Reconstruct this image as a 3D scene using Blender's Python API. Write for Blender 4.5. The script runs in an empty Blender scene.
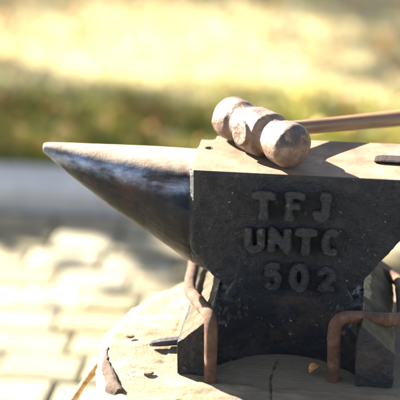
import bpy, bmesh, math, random
import numpy as np
from mathutils import Vector, Matrix, noise as mnoise
random.seed(7); rng = np.random.default_rng(7)
sc = bpy.context.scene
C = sc.collection
R = math.radians
GZ = -0.76          # paving level; z = 0 is the anvil's working face
LZ = -0.72          # lawn / kerb top level
SZ = -0.30          # stump top

# ------------------------------------------------------------------ helpers
def link(name, me, mat=None, parent=None, smooth=False):
    o = bpy.data.objects.new(name, me); C.objects.link(o)
    if mat is not None and not me.materials: me.materials.append(mat)
    if parent is not None: o.parent = parent; o.matrix_parent_inverse = parent.matrix_world.inverted()
    if smooth: me.shade_smooth()
    return o
def from_bm(name, bm, mat=None, parent=None, smooth=False):
    bmesh.ops.recalc_face_normals(bm, faces=bm.faces)
    me = bpy.data.meshes.new(name); bm.to_mesh(me); bm.free()
    return link(name, me, mat, parent, smooth)
def tag(o, label=None, cat=None, group=None, kind=None):
    if label: o['label'] = label
    if cat: o['category'] = cat
    if group: o['group'] = group
    if kind: o['kind'] = kind
    return o
def empty(name, loc):
    o = bpy.data.objects.new(name, None); C.objects.link(o); o.location = loc
    o.empty_display_size = 0.05
    bpy.context.view_layer.update()
    return o
def prism_xz(bm, pts, y0, y1):
    a = [bm.verts.new((x, y0, z)) for x, z in pts]; b = [bm.verts.new((x, y1, z)) for x, z in pts]
    n = len(pts)
    fs = [bm.faces.new(a), bm.faces.new(b[::-1])]
    for i in range(n): fs.append(bm.faces.new((a[i], b[i], b[(i+1) % n], a[(i+1) % n])))
    bmesh.ops.recalc_face_normals(bm, faces=fs)
def rings(bm, secs, cap=True):
    """secs: list of closed loops (lists of points) of equal length -> closed tube"""
    vs = [[bm.verts.new(p) for p in s] for s in secs]; n = len(secs[0]); fs = []
    for a, b in zip(vs[:-1], vs[1:]):
        for i in range(n): fs.append(bm.faces.new((a[i], a[(i+1) % n], b[(i+1) % n], b[i])))
    if cap: fs.append(bm.faces.new(vs[0][::-1])); fs.append(bm.faces.new(vs[-1]))
    bmesh.ops.recalc_face_normals(bm, faces=fs)
def frame(d):
    d = Vector(d).normalized(); u = Vector((0, 0, 1)) if abs(d.z) < .9 else Vector((1, 0, 0))
    s = d.cross(u).normalized(); return d, s, s.cross(d)
def tube(bm, pts, rads, n=20, squash=1.0):
    secs = []; prev = None
    for i, p in enumerate(pts):
        p = Vector(p)
        t = (Vector(pts[min(i+1, len(pts)-1)]) - Vector(pts[max(i-1, 0)])).normalized()
        if prev is None: _, s, u = frame(t)
        else:
            s = (prev - t*prev.dot(t)).normalized(); u = s.cross(t)
        prev = s; r = rads[i] if hasattr(rads, '__len__') else rads
        secs.append([p + s*(r*math.cos(2*math.pi*k/n)) + u*(r*squash*math.sin(2*math.pi*k/n)) for k in range(n)])
    rings(bm, secs)
def bez(pts, rad, seg=7):
    """polyline with rounded corners"""
    out = [Vector(pts[0])]
    for a, b, c in zip(pts[:-2], pts[1:-1], pts[2:]):
        a, b, c = Vector(a), Vector(b), Vector(c)
        p = b + (a-b).normalized()*rad; q = b + (c-b).normalized()*rad
        for k in range(seg+1):
            t = k/seg; out.append(p*(1-t)**2 + b*2*t*(1-t) + q*t*t)
    out.append(Vector(pts[-1])); return out
def resample(pts, step):
    out = [pts[0]]
    for a, b in zip(pts[:-1], pts[1:]):
        n = max(1, int((b-a).length/step))
        for k in range(1, n+1): out.append(a.lerp(b, k/n))
    return out
def evaluated(o):
    dg = bpy.context.evaluated_depsgraph_get(); dg.update()
    return bpy.data.meshes.new_from_object(o.evaluated_get(dg))
def remesh(bm, vox, smooth_it=0):
    me = bpy.data.meshes.new('tmp'); bmesh.ops.recalc_face_normals(bm, faces=bm.faces); bm.to_mesh(me); bm.free()
    o = bpy.data.objects.new('tmp', me); C.objects.link(o)
    m = o.modifiers.new('r', 'REMESH'); m.mode = 'VOXEL'; m.voxel_size = vox
    if smooth_it:
        s = o.modifiers.new('s', 'SMOOTH'); s.iterations = smooth_it; s.factor = .5
    out = evaluated(o); bpy.data.objects.remove(o); return out
def coords(me):
    a = np.empty(len(me.vertices)*3, np.float32); me.vertices.foreach_get('co', a); return a.reshape(-1, 3)
def normals(me):
    a = np.empty(len(me.vertices)*3, np.float32); me.vertices.foreach_get('normal', a); return a.reshape(-1, 3)
def setco(me, a): me.vertices.foreach_set('co', np.ascontiguousarray(a, np.float32).ravel()); me.update()
def roughen(me, amp, scale, mask=None):
    co = coords(me); no = normals(me)
    d = np.array([mnoise.fractal(Vector(c)*scale, 1.0, 2.0, 4) for c in co.tolist()])*amp
    if mask is not None: d = d*mask(co)
    setco(me, co + no*d[:, None])
def submesh(me, sel, name):
    bm = bmesh.new(); bm.from_mesh(me)
    bm.faces.ensure_lookup_table()
    bmesh.ops.delete(bm, geom=[f for f in bm.faces if not sel[f.index]], context='FACES')
    m2 = bpy.data.meshes.new(name); bm.to_mesh(m2); bm.free(); return m2

# ------------------------------------------------------------------ materials
class N:
    def __init__(s, name):
        s.m = bpy.data.materials.new(name); s.m.use_nodes = True; s.t = s.m.node_tree
        s.b = s.t.nodes['Principled BSDF']; s.out = s.t.nodes['Material Output']
        s.tc = s.t.nodes.new('ShaderNodeTexCoord'); s.co = s.tc.outputs['Object']
    def n(s, ty, **kw):
        x = s.t.nodes.new(ty)
        for k, v in kw.items():
            if hasattr(x, k): setattr(x, k, v)
            else: x.inputs[k].default_value = v
        return x
    def l(s, a, b): s.t.links.new(a, b)
    def noise(s, scale, detail=6, rough=.6, co=None, dist=0):
        x = s.n('ShaderNodeTexNoise'); x.inputs['Scale'].default_value = scale; x.inputs['Detail'].default_value = detail
        x.inputs['Roughness'].default_value = rough; x.inputs['Distortion'].default_value = dist
        s.l(co or s.co, x.inputs['Vector']); return x.outputs['Fac']
    def mapped(s, scale=(1, 1, 1), rot=(0, 0, 0)):
        x = s.n('ShaderNodeMapping'); x.inputs['Scale'].default_value = scale; x.inputs['Rotation'].default_value = rot
        s.l(s.co, x.inputs['Vector']); return x.outputs['Vector']
    def ramp(s, fac, stops):
        x = s.n('ShaderNodeValToRGB'); e = x.color_ramp.elements
        while len(e) < len(stops): e.new(.5)
        for el, (p, c) in zip(e, stops):
            el.position = p; el.color = (c, c, c, 1) if not hasattr(c, '__len__') else (*c, 1)
        s.l(fac, x.inputs['Fac']); return x.outputs['Color']
    def mix(s, fac, a, b, mode='MIX'):
        x = s.n('ShaderNodeMix'); x.data_type = 'RGBA'; x.blend_type = mode
        for sock, v in ((x.inputs['Factor'], fac), (x.inputs['A'], a), (x.inputs['B'], b)):
            if isinstance(v, (int, float)): sock.default_value = v
            elif isinstance(v, tuple): sock.default_value = (*v, 1)
            else: s.l(v, sock)
        return x.outputs['Result']
    def math(s, op, a, b=0.0):
        x = s.n('ShaderNodeMath'); x.operation = op
        for sock, v in zip(x.inputs, (a, b)):
            if isinstance(v, (int, float)): sock.default_value = v
            else: s.l(v, sock)
        return x.outputs[0]
    def xyz(s):
        x = s.n('ShaderNodeSeparateXYZ'); s.l(s.co, x.inputs[0]); return x.outputs
    def col(s, c):
        if isinstance(c, tuple): s.b.inputs['Base Color'].default_value = (*c, 1)
        else: s.l(c, s.b.inputs['Base Color'])
    def set(s, **kw):
        for k, v in kw.items():
            sock = s.b.inputs[k.replace('_', ' ')]
            if isinstance(v, (int, float)): sock.default_value = v
            else: s.l(v, sock)
    def bump(s, h, dist=.002, strength=1.0):
        x = s.n('ShaderNodeBump'); x.inputs['Distance'].default_value = dist; x.inputs['Strength'].default_value = strength
        s.l(h, x.inputs['Height']); s.l(x.outputs[0], s.b.inputs['Normal'])

def mat_cast(name='blackened_cast_iron', rl=.56, spec=.5, rg=(.12, .36), dust=False):
    m = N(name)
    base = m.ramp(m.noise(22, 8, .65), [(.3, (.004, .0045, .0052)), (.55, (.009, .0095, .0105)), (.78, (.032, .027, .023))])
    brown = m.ramp(m.noise(9, 7, .7), [(rl, 0.0), (rl+.16, .75)])
    c = m.mix(brown, base, (.055, .036, .025))
    flecks = m.ramp(m.noise(130, 2, .5), [(.685, 0.0), (.72, 1.0)])
    where = m.ramp(m.noise(14, 3, .5), [(.52, 0.0), (.62, .8)])
    c = m.mix(m.math('MULTIPLY', flecks, where), c, (.34, .29, .25))
    c = m.mix(m.ramp(m.noise(75, 4, .55), [(.64, 0.0), (.72, .55)]), c, (.13, .095, .075))
    rough = m.ramp(m.noise(30, 5, .6), [(.3, rg[0]), (.7, rg[1])])
    if dust:      # dust and rust settle on the upward slopes of the feet
        ge = m.n('ShaderNodeNewGeometry'); sp = m.n('ShaderNodeSeparateXYZ'); m.l(ge.outputs['Normal'], sp.inputs[0])
        dm = m.ramp(m.math('ADD', sp.outputs[2], m.math('MULTIPLY', m.math('SUBTRACT', m.noise(35, 6, .7), .5), .35)), [(.38, 0.0), (.62, 1.0)])
        sx = m.ramp(m.math('ABSOLUTE', sp.outputs[0]), [(.38, 0.0), (.5, 1.0)]); dm = m.math('MULTIPLY', dm, sx)
        c = m.mix(dm, c, m.ramp(m.noise(20, 8, .68), [(.3, (.055, .045, .027)), (.52, (.098, .082, .054)), (.74, (.16, .137, .095))]))
        rough = m.mix(dm, rough, (.85, .85, .85))
        spn = m.math('SUBTRACT', spec, m.math('MULTIPLY', dm, spec*.85)); m.l(spn, m.b.inputs['Specular IOR Level'])
    m.col(c)
    m.set(Roughness=rough, Metallic=.0)
    if not dust: m.b.inputs['Specular IOR Level'].default_value = spec
    h = m.math('ADD', m.noise(60, 10, .72), m.math('MULTIPLY', m.noise(260, 4, .6), .35))
    h = m.math('ADD', h, m.math('MULTIPLY', m.noise(24, 5, .6), 1.6))
    m.bump(h, .009, 1.0); return m.m
def mat_horn():
    m = N('worn_horn_steel')
    x, y, z = m.xyz()
    st = m.noise(1, 6, .62, m.mapped((9, 60, 38), (0, R(-33), 0)))
    mott = m.noise(26, 8, .66)
    c = m.ramp(m.math('ADD', m.math('MULTIPLY', st, .5), m.math('MULTIPLY', mott, .5)),
               [(.36, (.009, .009, .010)), (.5, (.018, .017, .018)), (.62, (.045, .042, .042))])
    rust = m.ramp(m.noise(11, 7, .68), [(.48, 0.0), (.66, .75)])
    c = m.mix(rust, c, (.050, .027, .017))
    # the crown of the horn is worn to rusty bare metal by use
    wear = m.ramp(m.math('ADD', z, m.math('MULTIPLY', m.math('SUBTRACT', m.noise(38, 6, .7), .5), .012)), [(.0, 0.0), (.001, 0.0)])
    mr = m.n('ShaderNodeMapRange'); m.l(m.math('ADD', z, m.math('ADD', m.math('MULTIPLY', m.math('ADD', x, .25), .07), m.math('MULTIPLY', m.math('SUBTRACT', m.noise(38, 7, .72), .5), .014))), mr.inputs[0])
    mr.inputs[1].default_value = -.005; mr.inputs[2].default_value = .002
    # rubbed steel streak down the shoulder to the root, blue sky reflection painted in
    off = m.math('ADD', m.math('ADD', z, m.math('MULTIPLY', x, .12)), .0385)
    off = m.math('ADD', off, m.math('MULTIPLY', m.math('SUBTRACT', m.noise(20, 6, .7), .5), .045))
    rub_sheen = m.ramp(m.math('ABSOLUTE', off), [(.002, .9), (.021, 0.0)])
    rub_sheen = m.math('MULTIPLY', rub_sheen, m.ramp(m.math('ADD', m.math('MULTIPLY', st, .6), m.math('MULTIPLY', mott, .4)), [(.42, .06), (.60, 1.0)]))
    c = m.mix(rub_sheen, c, (.25, .29, .37))
    c = m.mix(mr.outputs[0], c, m.ramp(mott, [(.3, (.14, .10, .075)), (.6, (.27, .215, .16))]))
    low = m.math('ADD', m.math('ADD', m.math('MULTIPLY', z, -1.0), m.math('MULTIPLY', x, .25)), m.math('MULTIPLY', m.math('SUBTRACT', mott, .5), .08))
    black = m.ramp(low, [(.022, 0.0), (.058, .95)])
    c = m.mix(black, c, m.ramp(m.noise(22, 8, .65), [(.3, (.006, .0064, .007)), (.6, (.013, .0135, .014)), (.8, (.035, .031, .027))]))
    m.col(c)
    m.set(Metallic=m.math('MULTIPLY', rub_sheen, .85), Roughness=m.ramp(m.noise(34, 7, .7), [(.28, .2), (.72, .46)]))
    m.b.inputs['Specular IOR Level'].default_value = .12
    m.bump(m.math('ADD', m.noise(48, 8, .68), m.math('MULTIPLY', st, .5)), .0016, .8); return m.m
def mat_face():
    m = N('rusted_face_steel')
    c = m.ramp(m.noise(18, 8, .66), [(.3, (.085, .056, .036)), (.55, (.155, .108, .072)), (.75, (.30, .24, .18))])
    c = m.mix(m.ramp(m.noise(55, 6, .7), [(.58, 0.0), (.7, .7)]), c, (.085, .06, .05))
    c = m.mix(m.ramp(m.noise(9, 7, .7), [(.5, 0.0), (.66, .6)]), c, (.085, .050, .028))
    m.col(c); m.set(Metallic=.0, Roughness=m.ramp(m.noise(40, 6, .6), [(.3, .5), (.7, .75)])); m.b.inputs['Specular IOR Level'].default_value = .1
    m.bump(m.noise(90, 9, .7), .0015, .7); return m.m
def mat_rust(name, a, b, cc):
    m = N(name)
    c = m.ramp(m.noise(34, 8, .66), [(.3, a), (.52, b), (.75, cc)])
    c = m.mix(m.ramp(m.noise(120, 4, .6), [(.62, 0.0), (.7, .6)]), c, tuple(v*.35 for v in a))
    m.col(c); m.set(Metallic=.0, Roughness=.72); m.b.inputs['Specular IOR Level'].default_value = .15
    m.bump(m.math('ADD', m.noise(120, 9, .75), m.math('MULTIPLY', m.noise(45, 4, .6), .8)), .0035, 1.0); return m.m
def mat_hammer_head():
    m = N('pitted_hammer_steel')
    x, y, z = m.xyz()   # head runs along local x
    c = m.ramp(m.noise(30, 8, .68), [(.3, (.048, .024, .012)), (.5, (.105, .058, .032)), (.72, (.24, .160, .105))])
    c = m.mix(m.ramp(m.noise(85, 5, .65), [(.6, 0.0), (.68, .65)]), c, (.10, .065, .05))
    spot = m.ramp(m.noise(48, 7, .7), [(.43, 0.0), (.49, 1.0)])
    end = m.ramp(x, [(.0795, 0.0), (.083, 1.0)])
    up = m.ramp(z, [(.0, 0.0), (.006, 1.0)])
    c = m.mix(m.math('MULTIPLY', m.math('MULTIPLY', spot, end), up), c, (.022, .02, .022))
    m.col(c); m.set(Metallic=.15, Roughness=m.ramp(m.noise(40, 5, .6), [(.3, .36), (.7, .58)]))
    m.bump(m.math('ADD', m.noise(70, 9, .7), m.math('MULTIPLY', m.noise(260, 3, .6), .3)), .0028, .9); return m.m
def mat_wood(name, a, b, c3, axis=0, fine=1.0):
    m = N(name)
    s = [260*fine, 260*fine, 260*fine]; s[axis] = 9*fine
    g = m.noise(1, 6, .65, m.mapped(tuple(s)))
    c = m.ramp(g, [(.3, a), (.52, b), (.74, c3)])
    c = m.mix(m.ramp(m.noise(14, 5, .6), [(.5, 0.0), (.75, .5)]), c, tuple(v*.55 for v in a))
    m.col(c); m.set(Roughness=.55); m.bump(g, .0012, .7); return m.m
def mat_stump_top():
    m = N('weathered_end_grain')
    x, y, z = m.xyz()
    dx = m.math('SUBTRACT', x, .19); dy = m.math('SUBTRACT', y, .03)
    r = m.math('SQRT', m.math('ADD', m.math('MULTIPLY', dx, dx), m.math('MULTIPLY', dy, dy)))
    rr = m.math('ADD', r, m.math('MULTIPLY', m.noise(7, 4, .6), .05))
    rg = m.math('SINE', m.math('MULTIPLY', rr, 900.0))
    saw = m.noise(1, 6, .7, m.mapped((26, 150, 60), (0, 0, R(-14))))
    blot = m.noise(8, 8, .66)
    c = m.ramp(blot, [(.3, (.085, .060, .030)), (.5, (.19, .147, .082)), (.7, (.33, .275, .18))])
    c = m.mix(m.math('MULTIPLY', m.math('ADD', rg, 1.0), .05), c, (.17, .125, .08))
    c = m.mix(m.ramp(saw, [(.40, .6), (.55, 0.0)]), c, (.16, .125, .085))
    c = m.mix(m.ramp(m.noise(45, 6, .7), [(.62, 0.0), (.72, .8)]), c, (.075, .055, .04))
    # dark blot around the anvil's foot: its shade put into the wood colour
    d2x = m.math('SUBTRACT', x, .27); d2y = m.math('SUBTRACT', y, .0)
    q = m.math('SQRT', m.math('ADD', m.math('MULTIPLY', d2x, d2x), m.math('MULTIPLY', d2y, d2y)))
    foot_shade = m.ramp(m.math('ADD', q, m.math('MULTIPLY', m.math('SUBTRACT', blot, .5), .22)), [(.20, .8), (.30, 0.0)])
    c = m.mix(foot_shade, c, (.125, .098, .064))
    # side: brown weathered wood
    side = m.ramp(m.math('MULTIPLY', z, -1.0), [(.315, 0.0), (.335, 1.0)])
    sg = m.noise(1, 6, .65, m.mapped((60, 60, 5)))
    sc_ = m.ramp(sg, [(.35, (.16, .12, .075)), (.5, (.33, .27, .19)), (.7, (.46, .39, .29))])
    c = m.mix(side, c, sc_)
    m.col(c); m.set(Roughness=.85)
    m.b.inputs['Specular IOR Level'].default_value = .25
    h = m.math('ADD', m.math('MULTIPLY', saw, .8), m.math('ADD', m.math('MULTIPLY', rg, .02), m.noise(90, 8, .7)))
    m.bump(h, .004, .9); return m.m
def mat_simple(name, a, b, scale=20, rough=.85, bump=.003, spec=.3):
    m = N(name); g = m.noise(scale, 8, .66)
    m.col(m.ramp(g, [(.32, a), (.68, b)])); m.set(Roughness=rough)
    m.b.inputs['Specular IOR Level'].default_value = spec
    m.bump(m.noise(scale*5, 6, .7), bump, .8); return m.m
def mat_attr(name, rough=.8, spec=.3, noise_scale=40, transl=0.0, bump=.003):
    m = N(name); a = m.n('ShaderNodeAttribute'); a.attribute_name = 'tint'
    c = m.mix(m.ramp(m.noise(noise_scale, 6, .65), [(.3, .55), (.65, 0.0)]), a.outputs['Color'], a.outputs['Color'])
    mul = m.mix(1.0, a.outputs['Color'], m.ramp(m.noise(noise_scale, 6, .65), [(.3, .62), (.7, 1.15)]), 'MULTIPLY')
    m.col(mul); m.set(Roughness=rough); m.b.inputs['Specular IOR Level'].default_value = spec
    if transl:
        tr = m.n('ShaderNodeBsdfTranslucent'); m.l(mul, tr.inputs['Color'])
        mx = m.n('ShaderNodeMixShader'); mx.inputs[0].default_value = transl
        m.l(m.b.outputs[0], mx.inputs[1]); m.l(tr.outputs[0], mx.inputs[2]); m.l(mx.outputs[0], m.out.inputs['Surface'])
    elif bump: m.bump(m.noise(noise_scale*4, 6, .7), bump, .8)
    return m.m
def set_tint(me, cols):      # one colour per face
    at = me.attributes.new('tint', 'FLOAT_COLOR', 'FACE')
    a = np.ones((len(me.polygons), 4), np.float32); a[:, :3] = cols; at.data.foreach_set('color', a.ravel())

M_cast, M_horn, M_face = mat_cast(), mat_horn(), mat_face()
M_letter = mat_cast('rubbed_cast_letters', .55, .6, (.12, .30))
M_staple = mat_rust('brown_staple_rust', (.040, .021, .013), (.095, .050, .030), (.20, .125, .08))
M_spike = mat_rust('dark_spike_iron', (.035, .03, .03), (.07, .06, .06), (.13, .11, .10))
def mat_ledge():
    m = N('dusty_rust_ledge')
    c = m.ramp(m.noise(20, 8, .68), [(.3, (.050, .043, .026)), (.52, (.085, .074, .045)), (.74, (.14, .122, .08))])
    m.col(c); m.set(Roughness=.85); m.b.inputs['Specular IOR Level'].default_value = .06; m.bump(m.noise(110, 8, .7), .0012, .8); return m.m
M_ledge = mat_ledge()
M_bar = mat_rust('dark_bar_rust', (.012, .006, .004), (.022, .012, .009), (.045, .028, .021))
M_foot = mat_cast('rust_mottled_iron', .47, dust=True)

# ------------------------------------------------------------------ anvil
AW = 0.165
bm = bmesh.new()
prism_xz(bm, [(0, 0), (.47, 0), (.47, -.06), (.375, -.068), (.327, -.106), (.252, -.203), (.26, -.217), (.325, -.25), (.325, -.3),
              (-.004, -.3), (-.004, -.25), (.058, -.217), (.066, -.203), (.036, -.178), (0, -.13), (0, -.052)], 0, AW)
bm.edges.ensure_lookup_table()
bmesh.ops.bevel(bm, geom=[e for e in bm.edges if all(abs(v.co.x) < 1e-6 and abs(v.co.y) < 1e-6 and v.co.z > -.06 for v in e.verts)], offset=.0045, segments=2, affect='EDGES')
bm.edges.ensure_lookup_table()
bmesh.ops.bevel(bm, geom=[e for e in bm.edges if all(abs(v.co.x) < 1e-6 and abs(v.co.y-AW) < 1e-6 and v.co.z > -.06 for v in e.verts)], offset=.022, segments=5, affect='EDGES')
bmesh.ops.triangulate(bm, faces=[f for f in bm.faces if len(f.verts) > 4])
for pts in ([(-.005, -.3), (-.005, -.244), (.046, -.198), (.05, -.21), (.05, -.3)],
            [(.27, -.3), (.27, -.21), (.276, -.194), (.327, -.24), (.327, -.3)]):
    prism_xz(bm, pts, -.108, AW+.032)
for pts in ([(-.004, -.29), (-.004, -.245), (.054, -.198), (.10, -.21), (.10, -.29)], [(.22, -.29), (.22, -.21), (.268, -.196), (.326, -.241), (.326, -.29)]):
    prism_xz(bm, pts, .0, AW)
for side in (0, 1):          # concave front and back of the base between the feet
    secs = []; kk = 1 if not side else .35
    for z, y0, k, hw_ in ((-.302, -.022, .056, .113), (-.268, -.020, .056, .113), (-.238, -.014, .052, .113), (-.214, -.005, .040, .108), (-.198, .001, .016, .099), (-.17, .008, .002, .08)):
        s = []
        for i in range(15):
            u = -1 + 2*i/14; yy = y0 - k*kk*u*u
            s.append((.16 + hw_*u, yy if not side else AW-yy, z))
        s += [(.16+hw_, .07 if not side else AW-.07, z), (.16-hw_, .07 if not side else AW-.07, z)]
        secs.append(s)
    rings(bm, secs)
for pts in ([(.03, -.25), (.03, -.215), (.05, -.201), (.082, -.207), (.074, -.25)], [(.246, -.25), (.238, -.207), (.271, -.199), (.29, -.215), (.29, -.25)]):
    prism_xz(bm, pts, -.034, AW+.02)
# horn: a blunt tapering cone whose belly sweeps down into the waist
hx = [-.2525, -.251, -.243, -.208, -.175, -.143, -.11, -.077, -.044, -.011, .031, .06]
hb = [-.0115, -.0140, -.0195, -.050, -.075, -.099, -.121, -.142, -.163, -.184, -.208, -.222]
hw = [.0068, .0088, .0118, .0225, .0315, .040, .048, .056, .0605, .063, .071, .0745]
ht = [.0015, .0035, .004, .004, .003, .002, .0005, -.001, -.003, -.005, -.006, -.01]
secs = []
for x, b, w, t in zip(hx, hb, hw, ht):
    s = []; n = 40; zc = t - min(w*1.0, (t-b)*.5); hu = t-zc; hd = zc-b; ex = 2.1 + 1.3*max(0, min(1, (x+.2)/.2)); exs = 2.0 + .25*max(0, min(1, (x+.2)/.2))
    for k in range(n):
        a = 2*math.pi*k/n; ca, sa = math.cos(a), math.sin(a)
        e = 2/ex if sa > 0 else 2/2.05
        px_ = math.copysign(abs(ca)**(2/(ex if sa > 0 else exs)), ca)*w; pz = math.copysign(abs(sa)**e, sa)*(hu if sa > 0 else hd)
        s.append((x, AW/2 + px_, zc + pz))
    bl = max(0, min(1, (x+.085)/.08)); bl = bl*bl*(3-2*bl)
    for q in range(n):
        X_, Y_, Z_ = s[q]; dn = max(0, min(1, (-Z_-.042)/.035)); dn = dn*dn*(3-2*dn)
        fl = min(1, (.0822/w - 1)*bl*dn + 1)  if w > .0822 else 1 + (.0822/w - 1)*bl*dn
        s[q] = (X_, AW/2 + (Y_-AW/2)*fl, Z_)
    secs.append(s)
rings(bm, secs)
full = remesh(bm, .0021, 3)
def rough_mask(co):
    top = co[:, 2] > -.006
    horn = (co[:, 0] < -.002)
    corner = (co[:, 0] < .016) & (co[:, 1] < .016) & (co[:, 2] > -.06) & ~horn
    return np.where((top & ~horn) | corner, .08, np.where(horn, .09, 1.0))
roughen(full, .0015, 42, rough_mask)
roughen(full, .0022, 11, rough_mask)
roughen(full, .0007, 95, rough_mask)
# hardy hole and pritchel hole through the face
o = bpy.data.objects.new('tmp', full); C.objects.link(o)
def cutter(bm):
    bmesh.ops.recalc_face_normals(bm, faces=bm.faces)
    me = bpy.data.meshes.new('cut'); bm.to_mesh(me); bm.free(); c = bpy.data.objects.new('cut', me); C.objects.link(c); return c
b2 = bmesh.new(); tube(b2, [(.0185, .103, .03), (.0185, .103, -.05)], .0072, 24)
for c in (cutter(b2),):
    mm = o.modifiers.new('b', 'BOOLEAN'); mm.operation = 'DIFFERENCE'; mm.object = c; mm.solver = 'EXACT'
full2 = evaluated(o)
for q in [q for q in C.objects if q.name.startswith(('tmp', 'cut'))]: bpy.data.objects.remove(q)
np_ = len(full2.polygons)
fc = np.empty(np_*3, np.float32); full2.polygons.foreach_get('center', fc); fc = fc.reshape(-1, 3)
fn = np.empty(np_*3, np.float32); full2.polygons.foreach_get('normal', fn); fn = fn.reshape(-1, 3)
s_horn = fc[:, 0] < -.0015
def box(x0, x1, y0, y1): return (fc[:, 0] > x0) & (fc[:, 0] < x1) & (fc[:, 1] > y0) & (fc[:, 1] < y1) & (fc[:, 2] > -.08)
s_face = ~s_horn & (((fc[:, 2] > -.0045) & (fn[:, 2] > .55)) | box(.009, .028, .093, .113))
s_base = ~s_horn & ~s_face & ((fc[:, 1] < -.006) | (fc[:, 1] > AW+.006) | (fc[:, 2] < -.205)) & (fc[:, 2] < -.17)
s_body = ~(s_horn | s_face | s_base)
anvil = empty('anvil', (.16, AW/2, SZ))
tag(anvil, 'black cast iron anvil with raised lettering and a pointed horn, stapled to a wood stump', 'anvil')
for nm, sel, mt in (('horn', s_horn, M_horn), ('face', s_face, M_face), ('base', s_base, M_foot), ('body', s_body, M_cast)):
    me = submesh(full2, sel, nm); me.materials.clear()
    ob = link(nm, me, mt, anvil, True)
    if nm == 'horn': ob['label'] = 'worn bare steel horn tapering to a blunt tip'
    if nm == 'face': ob['label'] = 'flat rusty working face with a small round hole'

# raised cast lettering, three lines, softened like a casting
def arc(cx, cz, rx, rz, a0, a1, n=14):
    return [(cx+rx*math.cos(R(a0+(a1-a0)*k/n)), cz+rz*math.sin(R(a0+(a1-a0)*k/n))) for k in range(n+1)]
GLYPH = {'T': [[(0, .86), (0, 1), (1, 1), (1, .86)], [(.5, 1), (.5, 0)], [(.28, 0), (.72, 0)]],
         'F': [[(.15, 0), (.15, 1), (1, 1), (1, .86)], [(.15, .52), (.75, .52)], [(-.05, 0), (.4, 0)], [(-.05, 1), (.2, 1)]],
         'J': [[(.35, 1), (1, 1)], [(.7, 1), (.7, .25)] + arc(.35, .25, .35, .25, 0, -180, 8)],
         'U': [[(0, 1), (0, .3)] + arc(.5, .3, .5, .3, 180, 360, 10) + [(1, 1)]],
         'N': [[(0, 0), (0, 1), (1, 0), (1, 1)]],
         'C': [arc(.5, .5, .5, .5, 50, 310, 18)],
         '5': [[(.95, 1), (.1, 1)], [(.1, 1), (.06, .56)], [(.06, .56)] + arc(.46, .32, .5, .34, 100, -150, 16)],
         '0': [arc(.5, .5, .5, .5, 0, 360, 26)],
         '2': [arc(.5, .72, .46, .28, 170, -20, 12) + [(.05, 0), (1, 0)]],
         '.': [[(.45, .5), (.55, .5)]]}
lines = [[('T', .096, .137, -.026, -.076), ('F', .146, .183, -.025, -.075), ('J', .190, .226, -.024, -.074)],
         [('U', .086, .120, -.085, -.133), ('N', .123, .161, -.083, -.133), ('T', .164, .203, -.084, -.132), ('C', .206, .240, -.083, -.131)],
         [('5', .118, .149, -.146, -.196), ('0', .157, .192, -.145, -.196), ('2', .200, .235, -.149, -.194)]]
for ln in lines:
    bm = bmesh.new()
    for ch, x0, x1, z1, z0 in ln:
        sr = (.0064 if ch in '5F2' else .0070 if ch in '0CUN' else .0078) if ch != '.' else .0062
        x0 += sr; x1 -= sr; z1 -= sr; z0 += sr
        for st in GLYPH[ch]:
            p = [Vector((x0+(x1-x0)*u + random.uniform(-.0006, .0006), -.0052, z0+(z1-z0)*v)) for u, v in st]
            d0 = (p[1]-p[0]).normalized()*.0025; d1 = (p[-1]-p[-2]).normalized()*.0025
            p = resample(p, .003); p = [p[0]-d0] + p + [p[-1]+d1]; n_ = len(p)
            tube(bm, [tuple(q) for q in p], [sr*(.62 if k in (0, n_-1) else 1)*(1+.08*mnoise.noise(q*60)) for k, q in enumerate(p)], 14)
    for v in bm.verts: v.co.y = max(v.co.y, -.0100 + .0006*mnoise.noise(v.co*50))
    me = remesh(bm, .0011, 3); roughen(me, .0009, 75)
    me.materials.clear(); link('raised_lettering', me, M_letter, anvil, True)

# ------------------------------------------------------------------ staples (bent rods hammered into the stump)
def staple(pts, label, rad=.0100):
    p = resample(bez(pts, .028), .012)
    bm = bmesh.new()
    rads = [rad*(1 + .09*mnoise.noise(Vector(q)*38)) for q in p]
    tube(bm, p, rads, 18)
    o = from_bm('staple', bm, M_staple, None, True)
    return tag(o, label, 'staple', 'bent iron staples holding the anvil down')
staple([(.049, -.128, -.335), (.050, -.121, -.190), (-.007, .034, -.224), (-.013, .168, -.218), (.045, .226, -.220), (.045, .228, -.335)],
       'rusty bent iron rod hooked over the left foot of the anvil beneath the horn')
staple([(.237, -.092, -.335), (.234, -.092, -.190), (.341, -.030, -.222), (.338, .135, -.232), (.262, .212, -.236), (.262, .214, -.335)],
       'rusty brown bent rod arched over the right foot of the anvil')

# ------------------------------------------------------------------ hammer
hdir = Vector((.65, -.76, 0)).normalized(); hh = Vector((.76, .65, -.106)).normalized()
hz = hdir.cross(hh)
if hz.z < 0: hz = -hz
hammer = empty('sledge_hammer', (.1005, .091, .0365))
tag(hammer, 'short sledge hammer with rusty double faced head and brown wooden handle lying on the anvil', 'hammer')
Mh = Matrix((hdir, hz.cross(hdir), hz)).transposed()      # local x = head axis
hammer.rotation_euler = Mh.to_euler(); hammer.scale = (1.07, 1.08, 1.08)
bpy.context.view_layer.update()
prof = [(-.0885, .004), (-.0882, .018), (-.0868, .0255), (-.0825, .0308), (-.078, .0326), (-.064, .0330), (-.052, .0318), (-.043, .0278), (-.036, .0264), (-.030, .0274), (-.0255, .0322),
        (-.0225, .0340), (.0, .0345), (.0225, .0340), (.0255, .0322), (.030, .0276), (.036, .0268), (.044, .0284), (.055, .0318), (.066, .0328), (.079, .0328), (.0835, .0308), (.0868, .0262), (.0882, .018), (.0885, .004)]
bm = bmesh.new(); secs = []
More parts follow.
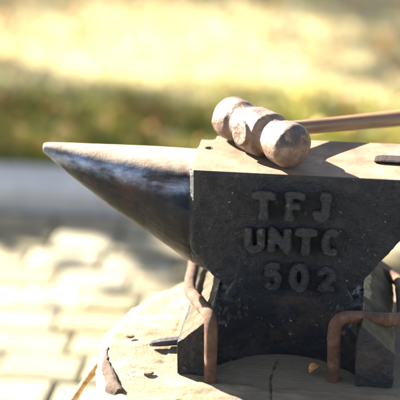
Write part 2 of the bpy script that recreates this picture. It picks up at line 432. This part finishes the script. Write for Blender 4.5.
for x, r in prof:
    s = []
    for k in range(40):
        a = 2*math.pi*k/40; q = 1.0
        if abs(x) < .03: q = 1.0 - .045*math.cos(4*a)
        s.append((x, r*q*math.cos(a), r*q*math.sin(a)))
    secs.append(s)
rings(bm, secs)
sb = 1 if (hz.cross(hdir)).dot(hh) > 0 else -1     # the eye is bushed with a round plug on the near side
rings(bm, [[(r*math.cos(2*math.pi*k/28), -sb*l_, r*math.sin(2*math.pi*k/28)) for k in range(28)] for l_, r in ((.0, .019), (.0355, .019), (.0375, .0178), (.0382, .015))])
me = remesh(bm, .0015, 2); roughen(me, .0009, 50); me.materials.clear()
head = link('head', me, mat_hammer_head(), None, True); head.parent = hammer
bm = bmesh.new()
# handle along local y (the sign that points to +hh)
sg = 1 if (hz.cross(hdir)).dot(hh) > 0 else -1
hl = [-.0275, -.027, -.0265, -.026, 0, .03, .045, .08, .14, .2, .27, .34, .40, .415, .42]
hr = [.008, .0135, .0165, .0172, .0165, .0150, .0118, .0112, .0117, .0125, .0132, .0138, .0142, .011, .006]
secs = []
for l_, r in zip(hl, hr):
    secs.append([(r*1.08*math.cos(2*math.pi*k/24), sg*l_, r*.96*math.sin(2*math.pi*k/24)) for k in range(24)])
rings(bm, secs)
hd = from_bm('handle', bm, mat_wood('brown_handle_wood', (.07, .030, .010), (.15, .072, .026), (.25, .135, .055), 1, .6), None, True); hd.parent = hammer

# dark flat bar lying on the face
bm = bmesh.new(); secs = []
for t, w, h in ((0, .010, .0016), (.004, .0125, .0028), (.010, .0133, .0034), (.05, .0138, .0036), (.11, .0135, .0034), (.15, .013, .0032), (.154, .011, .0022)):
    cx, cy = .2835 + t, .0790 - .035*t
    secs.append([(cx+.12*v, cy+v, .0012+hh_) for v, hh_ in ((-w, .0016), (-w*.9, 0), (w*.9, 0), (w, .0016), (w, h), (w*.85, h+.0018), (-w*.85, h+.0018), (-w, h))])
rings(bm, secs)
tag(from_bm('flat_bar', bm, M_bar), 'dark rusty flat iron bar lying on the anvil face beyond the hammer', 'iron bar')
# ------------------------------------------------------------------ stump
SC = Vector((.201, -.02)); NA, NR = 420, 118
def rim(a):
    base = .350 - .022*max(0, math.cos(a - R(250)))**2
    return base + .010*mnoise.noise(Vector((math.cos(a)*2.2, math.sin(a)*2.2, 3))) + .0045*mnoise.noise(Vector((math.cos(a)*9, math.sin(a)*9, 7)))
cracks = [((.146, -.03), (.140, -.10), (.147, -.17), (.150, -.36)), ((.32, -.12), (.40, -.2), (.5, -.27)), ((.02, -.18), (-.02, -.21), (-.07, -.25)), ((.2, .3), (.22, .35)), ((-.06, -.115), (-.09, -.12), (-.14, -.14))]
segs = [(np.array(p), np.array(q)) for c in cracks for p, q in zip(c[:-1], c[1:])]
V = []; F = []
V.append((SC.x, SC.y, SZ))
for i in range(1, NR+1):
    t = i/NR
    for k in range(NA):
        a = 2*math.pi*k/NA; r = rim(a)*t
        V.append((SC.x+r*math.cos(a), SC.y+r*math.sin(a), SZ))
V = np.array(V)
d = np.full(len(V), 9.0)
jit = np.array([mnoise.noise(Vector(v)*70)*.003 for v in V.tolist()])
for p, q in segs:
    pq = q-p; t = np.clip(((V[:, :2]-p) @ pq)/(pq@pq), 0, 1)
    d = np.minimum(d, np.linalg.norm(V[:, :2]-(p+t[:, None]*pq), axis=1))
d = np.abs(d + jit)
ndisp = np.array([mnoise.fractal(Vector((v[0]*9, v[1]*22, .5)), 1, 2, 5) for v in V.tolist()])*.0065
under = (V[:, 0] > -.03) & (V[:, 0] < .36) & (V[:, 1] > -.13) & (V[:, 1] < .3)
ndisp = np.where(under, np.minimum(ndisp*.2, .0005), ndisp)
V[:, 2] += ndisp - .007*np.exp(-(d/.0009)**2)
rr = np.concatenate([[0], np.repeat(np.arange(1, NR+1)/NR, NA)])
V[:, 2] -= .016*np.clip((rr-.93)/.07, 0, 1)**2
for k in range(NA): F.append((0, 1+k, 1+(k+1) % NA))
for i in range(NR-1):
    o0 = 1+i*NA; o1 = o0+NA
    for k in range(NA):
        k2 = (k+1) % NA; F.append((o0+k, o1+k, o1+k2, o0+k2))
V = V.tolist(); last = 1+(NR-1)*NA
zs = [-.318, -.33, -.35, -.38, -.42, -.47, -.53, -.6, -.68, -.74, -.765]
for j, z in enumerate(zs):
    for k in range(NA):
        a = 2*math.pi*k/NA
        r = rim(a) + .004 + .010*mnoise.noise(Vector((math.cos(a)*14, math.sin(a)*14, z*1.5))) + .03*max(0, (-z-.55))**1.0*(.5+mnoise.noise(Vector((math.cos(a)*2, math.sin(a)*2, 0))))
        V.append((SC.x+r*math.cos(a), SC.y+r*math.sin(a), z))
    o0 = last if j == 0 else len(V)-2*NA; o1 = len(V)-NA
    for k in range(NA):
        k2 = (k+1) % NA; F.append((o0+k, o1+k, o1+k2, o0+k2))
me = bpy.data.meshes.new('tree_stump'); me.from_pydata(V, [], F); me.update()
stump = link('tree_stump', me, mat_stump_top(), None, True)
tag(stump, 'broad sawn tree stump with cracked pale top under the black anvil', 'stump')
M_bark = mat_simple('dark_bark', (.035, .020, .013), (.085, .052, .035), 45, .9, .006)
def bark(a0, a1, z0, z1, thick, seed):
    bm = bmesh.new(); secs = []; n = 26
    for i in range(n+1):
        t = i/n; z = z1 + (z0-z1)*t
        w = (a1-a0)*(.35+.65*min(1, t*3))*(.9+.35*mnoise.noise(Vector((seed, z*60, 1))))*(1 if i < n else .5)
        mid = (a0+a1)/2 + (a1-a0)*.25*mnoise.noise(Vector((seed+5, z*30, 1))); b = 1 if 0 < i < n else .4
        P = []
        for k in range(9):
            a = mid + w*(k/8-.5); th = b*thick*(.35+.65*math.sin(math.pi*k/8))*(.8+.5*mnoise.noise(Vector((a*60, z*60, seed))))
            rr_ = rim(a) + .002 + th; P.append((SC.x+rr_*math.cos(a), SC.y+rr_*math.sin(a), z))
        for k in reversed(range(9)):
            a = mid + w*(k/8-.5); rr_ = rim(a) - .012; P.append((SC.x+rr_*math.cos(a), SC.y+rr_*math.sin(a), z))
        secs.append(P)
    rings(bm, secs)
    return from_bm('bark', bm, M_bark, stump, True)
bark(R(225), R(262), -.74, -.40, .016, 3)
bark(R(160), R(178), -.74, -.45, .016, 4)
bark(R(275), R(320), -.74, -.36, .018, 5)

# dark iron spike beside the foot
bm = bmesh.new()
tube(bm, [(-.062, -.030, -.294), (-.058, -.029, -.2925), (-.046, -.025, -.2915), (-.02, -.018, -.2905), (-.006, -.014, -.290)],
     [.003, .006, .0085, .0095, .0095], 8, .75)
tag(from_bm('iron_spike', bm, M_spike), 'dark iron spike lying on the stump beside the left foot of the anvil', 'spike')

# strip of bark lying at the left rim
bm = bmesh.new(); secs = []
path = [(SC.x+(rim(R(a_))-.013)*math.cos(R(a_)), SC.y+(rim(R(a_))-.013)*math.sin(R(a_))) for a_ in (184, 187, 191, 195, 199, 203, 207)]
for k, (x, y) in enumerate(path):
    w = (.0025, .0045, .0065, .0085, .0080, .0092, .006)[k]; j_ = .002*math.sin(k*2.3)
    secs.append([(x+j_-w, y, -.318), (x+j_-w*.9, y, -.3055), (x+j_-w*.2, y+.002, -.2985), (x+j_+w*.5, y-.002, -.2955), (x+j_+w, y, -.2975), (x+j_+w, y, -.318)])
rings(bm, secs); bmesh.ops.subdivide_edges(bm, edges=bm.edges, cuts=2, use_grid_fill=True, smooth=.3)
for v in bm.verts: v.co += Vector((1, 0, .8))*.0022*mnoise.noise(v.co*160)
tag(from_bm('bark_strip', bm, M_bark), 'dark brown strip of bark lying at the left rim of the stump', 'bark')

# dry leaf scrap on the stump, pale wood chips
bm = bmesh.new(); secs = []
for i in range(7):
    t = i/6; w = .0085*math.sin(math.pi*(.12+.76*t)); cx = .200 + .011*t; cy = -.083+.014*t; z = SZ+.004+.006*math.sin(2.4*t)
    secs.append([(cx-w*.7, cy+w*.6, z+.004), (cx, cy, z), (cx+w*.7, cy-w*.6, z+.005), (cx, cy, z-.001)])
rings(bm, secs)
tag(from_bm('dry_leaf', bm, mat_simple('orange_leaf', (.34, .12, .03), (.55, .24, .07), 120, .6, .001)), 'small curled orange dry leaf on the shaded stump top', 'leaf')
M_chip = mat_wood('chip_wood', (.06, .036, .02), (.11, .07, .04), (.18, .12, .07), 0)
for x, y, a, l_, lab in ((-.098, -.004, .4, .006, 'sliver of brown wood on the sunlit stump between its left rim and the spike'),
                         (-.048, -.118, .5, .008, 'brown wood chip on the sunlit stump nearest the lower edge of the picture')):
    bm = bmesh.new(); c, s = math.cos(a), math.sin(a)
    rings(bm, [[(x+c*u-s*v, y+s*u+c*v, SZ+.0025+h) for v, h in ((-w, 0), (w, 0.001), (w*.6, .004), (-w*.7, .0035))]
               for u, w in ((-l_, .001), (-l_*.5, .0035), (l_*.3, .0045), (l_, .0015))])
    tag(from_bm('wood_chip', bm, M_chip), lab, 'wood chip', 'wood chips on the stump')

# stick leaning on the stump
bm = bmesh.new()
pa = Vector((-.146, -.04, -.333)); pb = Vector((-.404, -.04, GZ+.008))
pts = [pa.lerp(pb, i/24) + Vector((0, .004*math.sin(i*.7), .003*math.sin(i*.5))) for i in range(-1, 25)]
tube(bm, pts, [.0068+.0012*math.sin(i*1.3) for i in range(26)], 10)
tag(from_bm('wooden_stick', bm, mat_wood('stick_wood', (.20, .10, .035), (.34, .19, .07), (.46, .28, .12), 0, .5), None, True), 'thin golden brown stick leaning against the left side of the stump', 'stick')

# ------------------------------------------------------------------ ground
def sheet(name, x0, x1, y0, y1, z, mat):
    me = bpy.data.meshes.new(name); me.from_pydata([(x0, y0, z), (x1, y0, z), (x1, y1, z), (x0, y1, z)], [], [(0, 1, 2, 3)])
    return tag(link(name, me, mat), kind='structure')
sheet('ground', -400, 400, -400, 400, GZ-.03, mat_simple('bedding_sand', (.10, .085, .065), (.16, .135, .105), 30, .95))
# pavers: one paving surface of slightly uneven stone setts
bm = bmesh.new(); cols = []
pw, pd, gap = .185, .118, .008
row = 0; y = -6.0; KY = 1.615
while y + pd < KY - .01:
    x = -7 + (row % 2)*pw*.5 + random.uniform(-.02, .02)
    near = -1.2 < y < 2
    while x < 6:
        w = pw*random.uniform(.82, 1.16)
        if near or True:
            hz_ = GZ + random.uniform(-.006, .006); tx, ty = random.uniform(-.02, .02), random.uniform(-.02, .02)
            x0, x1, y0, y1 = x+gap/2, x+w-gap/2, y+gap/2, y+pd-gap/2; b = .010
            j = lambda: random.uniform(-.004, .004)
            low = [bm.verts.new((px_, py_, GZ-.028)) for px_, py_ in ((x0, y0), (x1, y0), (x1, y1), (x0, y1))]
            up = [bm.verts.new((px_+j(), py_+j(), hz_-.006)) for px_, py_ in ((x0, y0), (x1, y0), (x1, y1), (x0, y1))]
            tp = [bm.verts.new((px_+j(), py_+j(), hz_+tx*(px_-x0)+ty*(py_-y0))) for px_, py_ in ((x0+b, y0+b), (x1-b, y0+b), (x1-b, y1-b), (x0+b, y1-b))]
            bm.faces.new(tp)
            for k in range(4):
                k2 = (k+1) % 4
                bm.faces.new((up[k], up[k2], tp[k2], tp[k])); bm.faces.new((low[k], low[k2], up[k2], up[k]))
            g = random.uniform(.115, .19); wv = random.uniform(.016, .034)
            cols += [(g+wv, g, g-.035-wv)]*9
        x += w
    y += pd; row += 1
pav = from_bm('pavement', bm, mat_attr('stone_setts', .8, .35, 28)); set_tint(pav.data, cols); tag(pav, kind='structure')
# kerb
bm = bmesh.new(); x = -7.0
while x < 6.0:
    l_ = .5
    prism_xz(bm, [(x+.002, GZ-.03), (x+l_-.002, GZ-.03), (x+l_-.002, LZ-.004), (x+l_-.010, LZ+.004), (x+.010, LZ+.004), (x+.002, LZ-.004)], KY, KY+.24)
    x += l_
kerb = from_bm('kerb', bm, mat_simple('grey_kerb_concrete', (.33, .30, .255), (.44, .405, .35), 14, .85)); tag(kerb, kind='structure')
# lawn: earth and thatch; dried grass and sunlit strip both painted as pale straw
m = N('dry_sunlit_lawn'); x_, y_, z_ = m.xyz()
dry_sunf = m.ramp(m.math('ADD', y_, m.math('MULTIPLY', m.math('SUBTRACT', m.noise(1.3, 4, .6), .5), 1.0)), [(0, 0.0), (1, 0.0)])
dr = m.n('ShaderNodeMapRange'); m.l(m.math('ADD', y_, m.math('MULTIPLY', m.math('SUBTRACT', m.noise(1.6, 4, .6), .5), .9)), dr.inputs[0])
dr.inputs[1].default_value = 2.45; dr.inputs[2].default_value = 2.9
dr2 = m.n('ShaderNodeMapRange'); m.l(m.math('ADD', y_, m.math('MULTIPLY', m.math('SUBTRACT', m.noise(1.1, 4, .6), .5), 1.2)), dr2.inputs[0])
dr2.inputs[1].default_value = 5.2; dr2.inputs[2].default_value = 4.2
green = m.ramp(m.noise(24, 7, .65), [(.3, (.085, .09, .012)), (.55, (.15, .14, .022)), (.75, (.30, .19, .04))])
straw = m.ramp(m.noise(9, 7, .65), [(.25, (.27, .22, .08)), (.5, (.50, .43, .22)), (.75, (.62, .56, .36))])
m.col(m.mix(m.math('MULTIPLY', dr.outputs[0], dr2.outputs[0]), green, straw)); m.set(Roughness=.9); m.bump(m.noise(60, 8, .7), .02, .9)
me = bpy.data.meshes.new('lawn'); L = 300
me.from_pydata([(-L, KY+.24, LZ-.01), (L, KY+.24, LZ-.01), (L, L, LZ-.01), (-L, L, LZ-.01), (-L, KY+.24, GZ-.03), (L, KY+.24, GZ-.03)], [], [(0, 1, 2, 3), (4, 5, 1, 0)])
tag(link('lawn', me, m.m), kind='structure')
def dry_sunlit_at(x, y):  # dry share of the blades; also tints the sunlit strip pale
    n1 = mnoise.noise(Vector((x*1.6, y*1.6, 0)))*.3
    return max(0, min(1, (y+n1-2.45)/.4)) * max(0, min(1, (5.0-y+n1)/.8))
# grass blades: one mass
V = []; F = []; cols = []
for i in range(75000):
    y = KY+.25 + (random.random()**1.3)*4.6; x = random.uniform(-2.4-.25*(y-1.7), 3.6) if i % 2 else random.uniform(-2.4, 1.2)
    dd = dry_sunlit_at(x, y); h = random.uniform(.025, .06)*(1-.35*dd); a = random.uniform(0, 6.283); w = random.uniform(.0025, .005)
    lx, ly = random.uniform(-.04, .04), random.uniform(-.04, .04)
    ca, sa = math.cos(a)*w, math.sin(a)*w; k = len(V)
    V += [(x-ca, y-sa, LZ-.012), (x+ca, y+sa, LZ-.012), (x+lx*.5+ca*.7, y+ly*.5+sa*.7, LZ+h*.65), (x+lx*.5-ca*.7, y+ly*.5-sa*.7, LZ+h*.65), (x+lx, y+ly, LZ+h)]
    F += [(k, k+1, k+2, k+3), (k+3, k+2, k+4)]
    g = random.random()
    gr = (.15+.13*g, .155+.11*g, .014+.018*g); st = (.48+.14*g, .435+.12*g, .24+.12*g)
    q = 1 if random.random() < dd*.9 else 0
    if random.random() < .12: q = .6
    c = tuple(gr[t]*(1-q)+st[t]*q for t in range(3)); cols += [c, c]
me = bpy.data.meshes.new('grass'); me.from_pydata(V, [], F); set_tint(me, cols)
tag(link('grass', me, mat_attr('grass_blades', .55, .4, 30, .35)), 'patchy green and dry straw coloured grass beyond the kerb, tinted paler where sunlit', 'grass', kind='stuff')
# fallen leaves scattered in the grass
V = []; F = []; cols = []
pal = [(.50, .19, .03), (.58, .33, .05), (.40, .12, .025), (.62, .48, .14), (.28, .11, .035)]
for i in range(2400):
    y = KY+.3 + random.random()**1.2*4.2; x = random.uniform(-2.4, 1.3)
    s = random.uniform(.012, .028); a = random.uniform(0, 6.283); z = LZ+random.uniform(.015, .055); k = len(V)
    tl = [random.uniform(-.012, .012) for _ in range(6)]
    for q, (u, v) in enumerate(((-1, 0), (-.3, .55), (.5, .42), (1.15, 0), (.5, -.42), (-.3, -.55))):
        V.append((x+s*(u*math.cos(a)-v*math.sin(a)), y+s*(u*math.sin(a)+v*math.cos(a)), z+tl[q]))
    F += [(k, k+1, k+2, k+3), (k, k+3, k+4, k+5)]; c = random.choice(pal); cols += [c, c]
me = bpy.data.meshes.new('fallen_leaves'); me.from_pydata(V, [], F); set_tint(me, cols)
tag(link('fallen_leaves', me, mat_attr('leaf_litter', .6, .35, 40, .3)), 'brown and orange fallen leaves scattered over the grass', 'leaves', kind='stuff')

# ------------------------------------------------------------------ sun, sky and the tree that shades the lawn
SUN_EL, AZ = 28.5, Vector((-.86, .51)).normalized()
def up_sun(x, y, h, z0=LZ):      # point at height h above the ground that shades (x, y)
    k = h/math.tan(R(SUN_EL)); return Vector((x+AZ.x*k, y+AZ.y*k, z0+h))
tree = empty('shade_tree', (-5.6, 5.6, LZ)); tag(tree, 'leafy broad tree standing on the lawn left of the anvil, shading the grass', 'tree')
M_tbark = mat_simple('tree_bark', (.06, .045, .035), (.15, .12, .09), 18, .9, .01)
clumps = []
for i in range(15):        # the long shade band on the near grass
    t = i/14; gx = -2.4 + 2.5*t; gy = 2.36 - .12*t - .05*math.sin(5*t)
    clumps.append((up_sun(gx, gy, random.uniform(2.1, 2.6)), .38, 38))
for gx, gy, r, n in ((-2.2, 4.62, .45, 170), (-1.6, 4.6, .45, 170), (-1.0, 4.58, .45, 170), (-.4, 4.56, .45, 170), (.15, 4.4, .45, 170), (.5, 4.1, .45, 150), (.42, 3.55, .40, 120), (.55, 3.0, .38, 110),
                     (-1.0, 1.74, .22, 60), (-.72, 1.74, .2, 60), (-.45, 1.74, .2, 60), (-.25, 1.28, .40, 55), (-.58, 1.50, .26, 26), (.35, 1.3, .3, 50), (-1.0, 1.7, .3, 60), (-.2, 1.7, .3, 60)):
    clumps.append((up_sun(gx, gy, random.uniform(2.0, 2.6)), r, n))
bm = bmesh.new()
root = Vector((-5.6, 5.6, LZ-.05)); fork = Vector((-5.3, 5.4, LZ+1.5))
tube(bm, [root, root.lerp(fork, .15), root.lerp(fork, .5)+Vector((.04, -.03, 0)), fork, fork+Vector((.2, -.1, .5))], [.20, .155, .13, .115, .07], 16)
from_bm('trunk', bm, M_tbark, tree, True)
bm = bmesh.new()
for c, r, n in clumps:
    mid = fork.lerp(c, .5)+Vector((0, 0, .25)); tube(bm, [fork, fork.lerp(mid, .5)+Vector((0, 0, .08)), mid, c], [.05, .035, .022, .008], 8)
from_bm('limbs', bm, M_tbark, tree, True)
V = []; F = []; cols = []
for c, r, n in clumps:
    for i in range(n):
        d_ = Vector((random.gauss(0, 1), random.gauss(0, 1), random.gauss(0, 1))).normalized()*r*random.random()**.5
        p = c+d_; s = random.uniform(.045, .08); u = Vector((random.gauss(0, 1), random.gauss(0, 1), random.gauss(0, .6))).normalized(); v = u.orthogonal().normalized()
        v = (v*math.cos(i)+u.cross(v)*math.sin(i)); k = len(V)
        for a_, b_ in ((-1, 0), (-.3, .5), (.4, .42), (1.1, 0), (.4, -.42), (-.3, -.5)): V.append(p+u*s*a_+v*s*b_)
        F += [(k, k+1, k+2, k+3), (k, k+3, k+4, k+5)]; g = random.random(); cc = (.04+.05*g, .075+.05*g, .02+.02*g); cols += [cc, cc]
me = bpy.data.meshes.new('crown'); me.from_pydata([tuple(v) for v in V], [], F); set_tint(me, cols)
link('crown', me, mat_attr('tree_leaves', .5, .4, 20, .3), tree)

w = bpy.data.worlds.new('World'); sc.world = w; w.use_nodes = True; nt = w.node_tree
sky = nt.nodes.new('ShaderNodeTexSky'); sky.sky_type = 'NISHITA'; sky.sun_disc = False
sky.sun_elevation = R(SUN_EL); sky.sun_rotation = math.atan2(AZ.x, AZ.y) % (2*math.pi)
sky.air_density = .6; sky.dust_density = .6; sky.ozone_density = .6
hs = nt.nodes.new('ShaderNodeHueSaturation'); hs.inputs['Saturation'].default_value = .72
nt.links.new(sky.outputs[0], hs.inputs['Color']); nt.links.new(hs.outputs[0], nt.nodes['Background'].inputs[0]); nt.nodes['Background'].inputs[1].default_value = .05
sl = bpy.data.lights.new('sun', 'SUN'); sl.energy = 5.0; sl.angle = R(.53); sl.color = (1.0, .94, .83)
so = bpy.data.objects.new('sun', sl); C.objects.link(so)
dvec = Vector((-AZ.x*math.cos(R(SUN_EL)), -AZ.y*math.cos(R(SUN_EL)), -math.sin(R(SUN_EL))))
so.rotation_euler = dvec.to_track_quat('-Z', 'Y').to_euler(); so.location = (-4, 4, 5)

# ------------------------------------------------------------------ camera
cam = bpy.data.cameras.new('camera'); co_ = bpy.data.objects.new('camera', cam); C.objects.link(co_); sc.camera = co_
co_.location = (.254, -1.759, .673)
fwd = Vector((-.124, .918, -.377)); co_.rotation_euler = fwd.to_track_quat('-Z', 'Y').to_euler()
cam.sensor_width = 36; cam.lens = 36*1230/400; cam.clip_end = 2000; cam.clip_start = .05
cam.dof.use_dof = True; cam.dof.focus_distance = 1.93; cam.dof.aperture_fstop = 2.0; cam.dof.aperture_blades = 0
sc.render.engine = 'CYCLES'; sc.cycles.use_denoising = True
vs = sc.view_settings; vs.view_transform = 'Standard'; vs.look = 'None'; vs.gamma = 1; vs.use_curve_mapping = False; vs.exposure = 3.55
